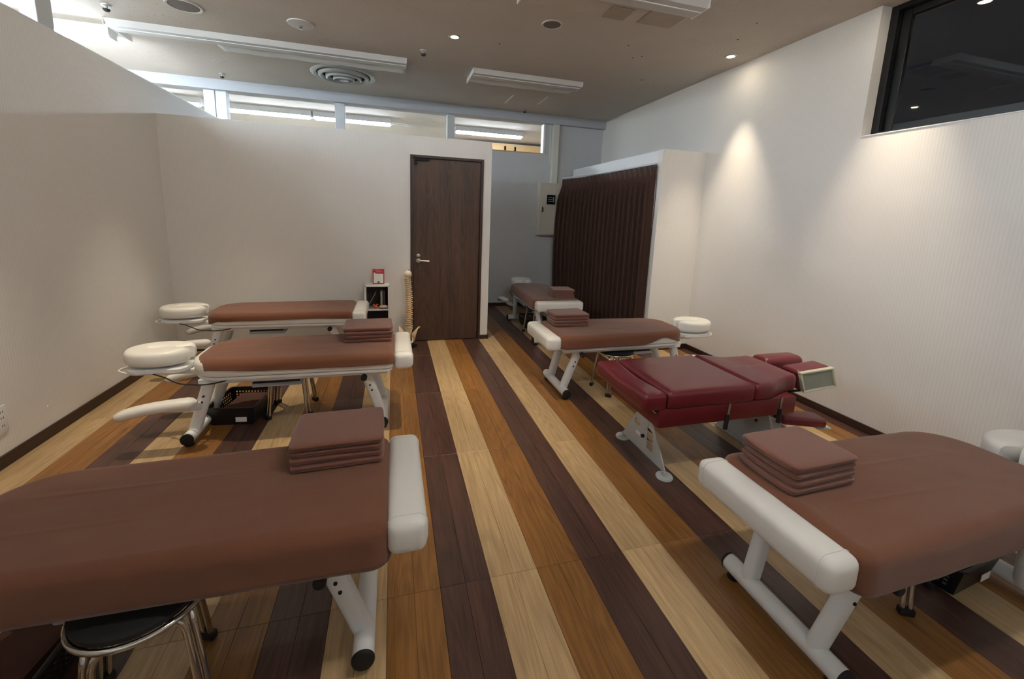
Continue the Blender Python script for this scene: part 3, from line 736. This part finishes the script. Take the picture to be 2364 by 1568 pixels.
STOOLS = [(-0.715, 1.30, 0.35, 'round black stool with chrome legs under the nearest left bed'),
          (-0.735, 3.28, 0.0, 'chrome legged stool under the middle left bed beside the basket'),
          (2.03, 1.1, 0.3, 'chrome legged stool under the nearest right bed'),
          (1.88, 3.17, 0.1, 'black stool with chrome legs under the bed before the curtain'),
          (1.80, 5.0, 0.2, 'black chrome stool under the bed in the passage')]
ps = make_stool()
for i, (x, y, rz, lb) in enumerate(STOOLS):
    o = ps if i == 0 else copy_tree(ps)
    o.location = (x, y, 0); o.rotation_euler = (0, 0, rz); o['label'] = lb; o['group'] = 'round stools under the beds'

# ------------------------------------------------------------------ black plastic baskets
def make_basket(tagcard=True):
    t = thing('basket', '', 'basket'); A, B, H = 0.155, 0.185, 0.132; k = 0.88
    bm = newbm(); O = outline([(-A*k, -B*k, 0.02), (A*k, -B*k, 0.02), (A*k, B*k, 0.02), (-A*k, B*k, 0.02)], 4, 0.5)
    rings_mesh(bm, [[Vector((*p, z)) for p, _ in O] for z in (0.001, 0.006)]); obj('bottom', bm, 'black_plastic', t, False)
    bm = newbm(); O = outline([(-A, -B, 0.025), (A, -B, 0.025), (A, B, 0.025), (-A, B, 0.025)], 5, 0.5)
    sweep(bm, [(*p, H) for p, _ in O], rrect(0.016, 0.008, 0.003, 2), closed=True, upv=(0, 0, 1)); obj('rim', bm, 'black_plastic', t)
    # front wall solid, side and back walls pierced by square holes
    def wall(p0, p1, pierced):
        bm = newbm(); p0 = Vector(p0); p1 = Vector(p1); n = 14 if pierced else 1; m = 6 if pierced else 1
        def P(u, v): q = p0.lerp(p1, u); return Vector((q.x*(k+(1-k)*v), q.y*(k+(1-k)*v), 0.004+(H-0.006)*v))
        d_ = 0.3
        for i in range(n):
            for j in range(m):
                u0, u1, v0, v1 = i/n, (i+1)/n, j/m, (j+1)/m
                o_ = [P(u0, v0), P(u1, v0), P(u1, v1), P(u0, v1)]
                if not pierced or j == 0 or j == m-1 or i in (0, n-1):
                    bm.faces.new([bm.verts.new(q) for q in o_]); continue
                c = sum(o_, Vector())/4; i_ = [c+(q-c)*0.55 for q in o_]
                ov = [bm.verts.new(q) for q in o_]; iv = [bm.verts.new(q) for q in i_]
                for q in range(4): bm.faces.new((ov[q], ov[(q+1) % 4], iv[(q+1) % 4], iv[q]))
        bmesh.ops.remove_doubles(bm, verts=bm.verts[:], dist=1e-5)
        o = obj('side_wall', bm, 'black_plastic', t, False); md = o.modifiers.new('thick', 'SOLIDIFY'); md.thickness = 0.003; return o
    fw = wall((-A, -B), (A, -B), False); wall((A, -B), (A, B), True); wall((A, B), (-A, B), True); wall((-A, B), (-A, -B), True)
    if tagcard:
        rot = Matrix.Rotation(radians(10), 4, 'X')
        y = -B*0.945-0.004
        bm = newbm(); box(bm, 0.03, 0.1, y-0.002, y, 0.03, 0.062, mat4=None); tc = obj('tag_card', bm, 'paper', fw, False)
    return t
BASK = [(-1.06, 3.27, radians(-7), 'black plastic basket with a white tag under the middle left bed'),
        (-1.16, 1.44, 0.0, 'black basket in the shade under the nearest left bed'),
        (2.36, 1.12, 0.1, 'black basket in the shade under the nearest right bed'),
        (1.86, 5.38, 0.0, 'black basket under the bed in the passage')]
pb = make_basket()
for i, (x, y, rz, lb) in enumerate(BASK):
    o = pb if i == 0 else copy_tree(pb)
    o.location = (x, y, 0); o.rotation_euler = (0, 0, rz); o['label'] = lb; o['group'] = 'black plastic baskets'
for i, (bx, by, lb) in enumerate(((-1.03, 3.29, 'dark brown folded towel lying in the basket under the middle left bed'), (-1.16, 1.44, 'dark brown towel in the basket under the nearest left bed'), (1.86, 5.38, 'brown towel in the basket under the passage bed'))):
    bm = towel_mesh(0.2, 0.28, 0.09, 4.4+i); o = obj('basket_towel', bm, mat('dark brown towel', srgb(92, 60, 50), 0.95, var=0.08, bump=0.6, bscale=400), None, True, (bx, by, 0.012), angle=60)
    o.rotation_euler = (0, 0, radians(-7)); tag(o, lb, 'towel', 'towels in the baskets')

# ------------------------------------------------------------------ burgundy chiropractic table
T = thing('treatment_table', 'burgundy vinyl chiropractic table on pale grey triangular legs', 'treatment table', (1.9, 2.157, 0))
X = lambda x: x-1.9
def dip(cx, w_, amt):
    return lambda q, f: Vector((q.x, q.y, q.z-amt*max(0, f)*math.exp(-((q.y-cx)/w_)**2)))
bm = newbm(); cushion(bm, [(X(1.31), -0.29, 0.03), (X(1.462), -0.29, 0.02), (X(1.462), 0.29, 0.02), (X(1.31), 0.29, 0.03)], 0.462, 0.562, 0.03, 0, zfn=dip(0.0, 0.16, 0.016)); obj('foot_cushion', bm, 'burgundy', T)
bm = newbm(); cushion(bm, [(X(1.468), -0.292, 0.025), (X(2.07), -0.292, 0.02), (X(2.07), 0.285, 0.02), (X(1.468), 0.285, 0.025)], 0.462, 0.566, 0.032, 0.004); obj('pelvic_cushion', bm, 'burgundy', T)
def waist(q, f):
    k = (q.x-X(2.076))/0.424; w_ = 1-0.28*min(1, max(0, (k-0.3)/0.45))**0.8
    if q.y > 0: w_ -= 0.1*math.exp(-((k-0.35)/0.2)**2)
    return Vector((q.x, q.y*w_, q.z-0.012*f*math.exp(-((k-0.5)/0.25)**2)*(1 if q.y > 0 else 0.3)))
bm = newbm(); cushion(bm, [(X(2.076), -0.292, 0.02), (X(2.5), -0.292, 0.06), (X(2.5), 0.285, 0.06), (X(2.076), 0.285, 0.02)], 0.462, 0.566, 0.035, 0.003, zfn=waist); obj('chest_cushion', bm, 'burgundy', T)
bm = newbm(); box(bm, X(1.42), X(2.40), -0.285, 0.265, 0.352, 0.463, 0.006, 2); obj('box_panel', bm, 'burgundy_panel', T)
bm = newbm(); box(bm, X(1.405), X(1.419), -0.27, 0.25, 0.435, 0.447, 0.003, 1); obj('edge_strip', bm, 'steel', T)
# front leg: triangular plate with cut-outs, on round feet
def leg_plate(name, x, yb0, yb1, yt0, yt1, z0, z1, holes):
    """sheet plate in a plane of constant x with rectangular see-through slots"""
    bm = newbm(); bm.faces.new([bm.verts.new(q) for q in ((x, yb0, z0), (x, yb1, z0), (x, yt1, z1), (x, yt0, z1))])
    for a, b_, e, f in holes:
        for co, no in (((x, a, 0), (0, 1, 0)), ((x, b_, 0), (0, 1, 0)), ((x, 0, e), (0, 0, 1)), ((x, 0, f), (0, 0, 1))):
            bmesh.ops.bisect_plane(bm, geom=bm.verts[:]+bm.edges[:]+bm.faces[:], plane_co=co, plane_no=no)
    for f_ in [f_ for f_ in bm.faces if any(a < f_.calc_center_median().y < b_ and e < f_.calc_center_median().z < f for a, b_, e, f in holes)]: bm.faces.remove(f_)
    o = obj(name, bm, 'grey_metal', T, False); md = o.modifiers.new('thick', 'SOLIDIFY'); md.thickness = 0.008; return o
lp = leg_plate('leg_plate', X(1.53), -0.245, 0.24, -0.03, 0.035, 0.035, 0.352, [(-0.105, -0.04, 0.15, 0.205), (-0.105, -0.04, 0.085, 0.14), (0.045, 0.1, 0.185, 0.225)])
bm = newbm(); box(bm, X(1.523), X(1.53), 0.02, 0.075, 0.125, 0.15, 0.003, 1); obj('white_label', bm, 'paper', lp)
bm = newbm(); lathe(bm, [(0, X(1.515)), (0.011, X(1.515)), (0.011, X(1.53))], 14, 'X', (0, -0.005, 0.145)); lathe(bm, [(0, X(1.515)), (0.011, X(1.515)), (0.011, X(1.53))], 14, 'X', (0, 0.005, 0.33)); obj('bolt', bm, 'black', lp)
for y in (-0.235, 0.235):
    bm = newbm(); lathe(bm, [(0, 0), (0.046, 0), (0.05, 0.008), (0.046, 0.017), (0.03, 0.02), (0.024, 0.014), (0.012, 0.014), (0.012, 0.04), (0, 0.04)], 28, 'Z', (X(1.535), y, 0)); obj('round_foot', bm, 'grey_metal', T)
lp2 = leg_plate('leg_plate', X(2.36), -0.27, 0.27, -0.12, 0.14, 0.012, 0.352, [])
bm = newbm(); box(bm, X(2.355), X(2.62), -0.04, -0.005, 0.02, 0.352, 0.004, 1); box(bm, X(2.33), X(2.7), -0.27, 0.27, 0.0, 0.014, 0.003, 1); obj('pedestal', bm, 'grey_metal', T)
bm = newbm()
for y, z in ((-0.07, 0.27), (-0.07, 0.2), (0.05, 0.27)): lathe(bm, [(0, X(2.345)), (0.009, X(2.345)), (0.009, X(2.36))], 12, 'X', (0, y, z))
obj('bolt', bm, 'black', lp2)
# levers
for x0, x1 in ((1.878, 1.858), (2.262, 2.25)):
    bm = newbm(); tube(bm, [(X(x0), -0.302, 0.475), (X(x0)*0.55+X(x1)*0.45, -0.306, 0.4)], 0.0075, 10); lv = obj('lever', bm, 'chrome', T)
    bm = newbm(); tube(bm, [(X(x0)*0.55+X(x1)*0.45, -0.306, 0.405), (X(x1), -0.31, 0.325), (X(x1), -0.31, 0.318)], 0.013, 12); obj('grip', bm, 'black_plastic', lv)
# head pieces
bm = newbm(); box(bm, X(2.56), X(2.93), 0.105, 0.255, 0.445, 0.556, 0.045, 4, Matrix.Translation((0, 0, 0))); obj('head_cushion', bm, 'burgundy', T)
rot = Matrix.Translation((X(2.69), -0.115, 0.508)) @ Matrix.Rotation(radians(-4), 4, 'Y') @ Matrix(((1, 0, -0.32, 0), (0, 1, 0, 0), (0, 0, 1, 0), (0, 0, 0, 1)))
bm = newbm(); box(bm, -0.145, 0.145, -0.06, 0.075, -0.075, 0.078, 0.028, 4, rot); hc = obj('head_cushion', bm, 'burgundy', T)
bm = newbm()
for a in ((-0.142, 0.142, -0.072, -0.06), (-0.142, 0.142, 0.06, 0.074), (-0.142, -0.128, -0.06, 0.06), (0.128, 0.142, -0.06, 0.06)):
    box(bm, a[0], a[1], -0.078, -0.052, a[2], a[3], 0.003, 1, rot)
hr = obj('pan_rim', bm, 'pan', hc)
bm = newbm(); box(bm, -0.13, 0.13, -0.064, -0.0605, -0.062, 0.062, 0, 1, rot); obj('pan_floor', bm, mat('dull grey pan', srgb(150, 156, 142), 0.5, var=0.12), hc)
bm = newbm(); box(bm, X(2.44), X(2.6), -0.08, 0.14, 0.41, 0.44, 0.005, 1); box(bm, X(2.55), X(2.9), 0.1, 0.2, 0.42, 0.446, 0.004, 1); tube(bm, [(X(2.5), -0.15, 0.43), (X(2.72), -0.15, 0.43)], 0.009, 8); obj('head_bracket', bm, 'black', T)
# low arm rest on a rail from the pedestal
bm = newbm(); tube(bm, [(X(2.44), 0.0, 0.2), (X(2.62), -0.09, 0.175)], 0.012, 10); obj('arm_rail', bm, 'steel', T)
rot = Matrix.Translation((X(2.665), -0.115, 0.205)) @ Matrix.Rotation(radians(-16), 4, 'Z') @ Matrix.Rotation(radians(3), 4, 'Y')
bm = newbm(); box(bm, -0.15, 0.15, -0.07, 0.07, -0.03, 0.03, 0.02, 4, rot); ap = obj('arm_cushion', bm, 'burgundy', T)
bm = newbm(); box(bm, 0.1, 0.2, -0.05, 0.05, -0.045, -0.03, 0.004, 1, rot); obj('arm_bracket', bm, 'grey_metal', ap)

# ------------------------------------------------------------------ shelf, frame, spine model
SH = thing('cube_shelf', 'small white open shelf against the back wall left of the spine model', 'shelf', (-0.17, 4.758, 0))
hw_, dp, HT = 0.127, 0.1, 0.705
bm = newbm(); box(bm, -hw_, -hw_+0.014, -dp, dp, 0, HT, 0.001, 1); box(bm, hw_-0.014, hw_, -dp, dp, 0, HT, 0.001, 1); box(bm, -hw_, hw_, -dp, dp, HT-0.014, HT+0.0006, 0.001, 1); box(bm, -hw_+0.014, hw_-0.014, -dp, dp, 0.03, 0.044); obj('carcass', bm, 'white_trim', SH, False)
bm = newbm(); box(bm, -hw_+0.0142, hw_-0.0142, -dp+0.002, dp-0.008, 0.43, 0.444); obj('shelf_board', bm, 'white_trim', SH, False)
bm = newbm(); box(bm, -hw_+0.0142, hw_-0.0142, dp-0.008, dp-0.002, 0.044, HT-0.014); obj('back_panel', bm, mat('dark back panel', srgb(58, 46, 42), 0.7), SH, False)
def item(name, bm, m, loc, label, cat, rot=None):
    o = obj(name, bm, m, None, True, loc); tag(o, label, cat)
    if rot: o.rotation_euler = rot
    return o
zb = 0.4445
bm = newbm(); box(bm, -0.002, 0.002, -0.08, 0.08, 0, 0.2, 0.0008, 1); item('leaflet', bm, 'grey_item', (-0.278, 4.745, zb), 'thin grey leaflet leaning in the white shelf', 'leaflet', (0, radians(28), 0))
bm = newbm(); box(bm, -0.011, 0.011, -0.08, 0.08, 0, 0.19, 0.003, 1); item('book', bm, 'grey_item', (-0.125, 4.755, zb), 'upright grey book in the white shelf', 'book')
bm = newbm(); box(bm, -0.009, 0.009, -0.075, 0.075, 0, 0.2, 0.003, 1); item('book', bm, mat('dark brown cover', srgb(64, 44, 46), 0.6), (-0.098, 4.758, zb), 'upright dark book at the right side of the white shelf', 'book')
bm = newbm(); tube(bm, fillet([(-0.02, 0, 0.05), (0, 0, 0.03), (0.035, 0, 0.006)], 0.02), 0.007, 8); tube(bm, fillet([(0.03, 0.01, 0.05), (0.0, 0.01, 0.032), (-0.02, 0.01, 0.007)], 0.02), 0.007, 8); item('scissors', bm, 'orange_item', (-0.19, 4.685, zb), 'small orange handled tool lying in the white shelf', 'tool')
bm = newbm(); ellipsoid(bm, (0, 0, 0.021), 0.05, 0.04, 0.021, 14, 8); item('paper_bundle', bm, 'beige_item', (-0.105, 4.69, zb), 'beige bundle lying at the right of the white shelf', 'bundle')
bm = newbm(); box(bm, -0.095, 0.095, -0.08, 0.08, 0, 0.25, 0.02, 3); item('black_bag', bm, 'black_plastic', (-0.17, 4.75, 0.0445), 'dark bag in the lower compartment of the white shelf', 'bag')
# red framed card
FR = thing('card_stand', 'red framed card with a white sheet standing on the white shelf', 'sign', (-0.155, 4.745, HT+0.001))
FR.rotation_euler = (radians(-8), 0, 0)
bm = newbm(); box(bm, -0.06, 0.06, 0, 0.006, 0, 0.165, 0.001, 1); fb = obj('backing', bm, 'red', FR, False)
bm = newbm(); prism(bm, [(-0.05, 0.012), (0.05, 0.012), (0.05, 0.112), (-0.03, 0.115), (-0.036, 0.126), (-0.05, 0.126)], 'Y', -0.0012, 0.0); obj('sheet', bm, 'paper', FR, False)
bm = newbm(); prism(bm, [(0.016*cos(pi*k/12), 0.013+0.021*sin(pi*k/12)) for k in range(13)], 'Y', -0.0022, -0.0012); obj('grey_emblem', bm, 'grey_print', FR, False)
bm = newbm()
for i in range(6): box(bm, -0.05+i*0.0125, -0.043+i*0.0125, -0.001, 0, 0.148, 0.157)
for i in range(5): box(bm, -0.02+i*0.013, -0.012+i*0.013, -0.001, 0, 0.13, 0.14)
obj('white_lettering', bm, mat('pale pink print', srgb(236, 170, 160), 0.6), FR, False)

# spine model on a stand
SP = thing('spine_model', 'bone coloured anatomical spine with pelvis standing beside the door', 'anatomical model', (0.165, 4.70, 0), radians(-14))
bm = newbm(); lathe(bm, [(0, 0), (0.085, 0), (0.09, 0.008), (0.02, 0.018), (0.008, 0.03)], 28); obj('base', bm, 'black', SP)
bm = newbm(); tube(bm, fillet([(0, 0.02, 0.02), (0, 0.03, 0.5), (0, 0.015, 0.84), (0, 0.0, 0.87)], 0.1), 0.005, 8); obj('rod', bm, 'black', SP)
NV = 24; SV = []
for i in range(NV):
    f = i/(NV-1); z = 0.235+0.545*f**0.93
    sx = 0.006*sin(f*pi*1.6)-0.01*f; sy = -0.02*sin(f*2*pi*1.05+0.3)-0.01
    s = 1.45-0.45*f
    SV.append((sx, sy, z, s))
for i, (sx, sy, z, s) in enumerate(SV):
    h = (0.545/NV)*(1.1-0.25*i/NV)
    bm = newbm(); lathe(bm, [(0, -h*0.36), (0.022*s, -h*0.36), (0.0195*s, 0), (0.022*s, h*0.36), (0, h*0.36)], 12, 'Z', (sx, sy, z))
    ellipsoid(bm, (sx, sy+0.03*s, z), 0.012*s, 0.012*s, h*0.3, 8, 6)
    tube(bm, [(sx, sy+0.03*s, z), (sx, sy+0.06*s*(1+0.1*sin(i*1.9)), z-(0.004 if f < 0.22 else 0.02))], 0.0075, 6)
    for q in (-1, 1):
        lp_ = (0.066 if f < 0.22 else 0.058-0.02*(f-0.22)) if f < 0.72 else 0.034
        dn_ = 0.004 if f < 0.22 else (-0.012 if f < 0.72 else -0.004)
        lp_ *= 1+0.12*sin(i*2.4+q)
        tube(bm, [(sx, sy+0.012*s, z+0.003), (sx+q*lp_*0.55, sy+0.016*s, z+0.005), (sx+q*lp_, sy+0.026*s, z+0.001+dn_)], 0.0072, 6)
    obj('vertebra', bm, 'bone', SP)
    if i < NV-1:
        bm = newbm(); lathe(bm, [(0.02*s, -0.004), (0.0205*s, 0), (0.02*s, 0.004)], 12, 'Z', (sx, sy, z+h*0.5)); obj('disc', bm, 'disc', SP)
bm = newbm(); ellipsoid(bm, (-0.01, 0.0, 0.822), 0.042, 0.044, 0.042, 16, 10)
for v in bm.verts:
    if v.co.z < 0.8: v.co.x *= 1.15
obj('skull_base', bm, 'bone_pale', SP)
bm = newbm()
prism(bm, [(-0.045, 0.225), (0.045, 0.225), (0.03, 0.16), (0.012, 0.1), (-0.012, 0.1), (-0.03, 0.16)], 'Y', -0.03, 0.0)
bmesh.ops.bevel(bm, geom=bm.edges[:], offset=0.006, segments=2, affect='EDGES'); obj('sacrum', bm, 'bone', SP)
for s in (-1, 1):
    # iliac wing: flared curved blade, thick rim
    bm = newbm(); U, V_ = 9, 8; g = []
    for i in range(U+1):
        row = []
        for j in range(V_+1):
            u, v = i/U, j/V_
            a = radians(-40+150*u)
            rr = 0.03+0.075*v*(0.75+0.25*sin(pi*u))
            x = s*(0.036+0.085*v*(0.4+0.6*u)); y = -0.02-rr*cos(a)*0.75+0.02; z = 0.125+rr*sin(a)*0.9+0.025*v*u
            row.append(bm.verts.new((x, y, z)))
        g.append(row)
    for i in range(U):
        for j in range(V_): bm.faces.new((g[i][j], g[i+1][j], g[i+1][j+1], g[i][j+1]))
    o = obj('hip_bone', bm, 'bone', SP); md = o.modifiers.new('t', 'SOLIDIFY'); md.thickness = 0.01; md.offset = 0
    bm = newbm(); tube(bm, fillet([(s*0.045, -0.03, 0.12), (s*0.055, -0.055, 0.07), (s*0.02, -0.085, 0.06), (s*0.004, -0.088, 0.075)], 0.03), 0.011, 8); obj('pubic_bone', bm, 'bone', SP)

# ------------------------------------------------------------------ electric panel on the far wall
EP = thing('electric_panel', 'beige steel panel box on the grey far wall beside the curtain', 'panel box', (2.275, YF, 1.2))
bm = newbm(); box(bm, 0, 0.5, -0.12, 0, 0, 0.84, 0.004, 1); obj('box', bm, 'panel', EP, False)
bm = newbm(); box(bm, 0.022, 0.485, -0.136, -0.1205, 0.018, 0.822, 0.003, 1); pd = obj('panel_door', bm, 'panel', EP, False)
bm = newbm(); box(bm, 0.125, 0.27, -0.146, -0.136, 0.5, 0.65, 0.003, 1); pg = obj('gauge', bm, 'glass_black', pd, False)
bm = newbm()
for k in range(3): box(bm, 0.145, 0.22, -0.148, -0.146, 0.545+k*0.03, 0.552+k*0.03)
box(bm, 0.228, 0.25, -0.148, -0.146, 0.535, 0.62); obj('gauge_marks', bm, mat('grey gauge print', srgb(130, 140, 140), 0.5), pg, False)
bm = newbm(); box(bm, 0.045, 0.065, -0.15, -0.136, 0.37, 0.46, 0.003, 1); box(bm, 0.062, 0.072, -0.146, -0.136, 0.38, 0.44); obj('latch', bm, 'chrome', pd, False)

# ------------------------------------------------------------------ curtain
CT = thing('curtain', 'dark brown pleated curtain closing the booth beside the passage', 'curtain', (XC, YP+0.06, 0.02))
bm = newbm(); NY, NZ = 330, 34; H = 2.085; LY = 2.32; g = []
NPL = 21
def cx_at(f): return -0.02-0.16*f**3
for i in range(NY+1):
    f = i/NY; y = f*LY; row = []
    ph = f*NPL*2*pi+0.5*sin(f*9)
    for j in range(NZ+1):
        v = j/NZ; z = H*v; dtop = (1-v)*H
        head = max(0.0, min(1.0, (dtop-0.08)/0.25))
        amp = 0.012+0.066*head*(0.85+0.25*noise.noise(Vector((f*9, v*0.8, 1))))
        wv = sin(ph+0.35*noise.noise(Vector((f*14, v*1.5, 0)))*head)
        if dtop < 0.11: wv = (abs(sin(ph*0.5))**0.4)*2-1
        bulge = -0.05*sin(pi*min(1, v*1.0))*f**2
        row.append(bm.verts.new((cx_at(f)+amp*wv+bulge*(1 if dtop > 0.05 else 0.4), y+0.022*sin(2*ph)*head, z)))
    g.append(row)
for i in range(NY):
    for j in range(NZ): bm.faces.new((g[i][j], g[i+1][j], g[i+1][j+1], g[i][j+1]))
o = obj('fabric', bm, 'curtain', CT, angle=80); md = o.modifiers.new('t', 'SOLIDIFY'); md.thickness = 0.003
bm = newbm(); tube(bm, [(cx_at(k/30), k/30*LY, H+0.02) for k in range(31)], 0.011, 8); obj('rail', bm, 'white_metal', CT)

# ------------------------------------------------------------------ small wall things
OT = thing('wall_outlet', 'white outlet plate low on the left wall at the picture edge', 'outlet', (XL, 2.855, 0.27))
bm = newbm(); box(bm, 0, 0.009, -0.035, 0.035, -0.08, 0.08, 0.004, 2); pl = obj('plate', bm, 'white_trim', OT)
bm = newbm()
for z in (-0.035, 0.01, 0.045):
    for y in (-0.007, 0.007): box(bm, 0.009, 0.0098, y-0.0015, y+0.0015, z-0.006, z+0.006)
obj('slots', bm, 'dust', pl, False)
bm = newbm(); lathe(bm, [(0, 0.006), (0.006, 0.005), (0.008, 0)], 12, 'X'); o = obj('wall_button', bm, 'white_trim'); o.location = (XL, 3.18, 0.2); tag(o, 'tiny white button on the left wall above the baseboard', 'button')
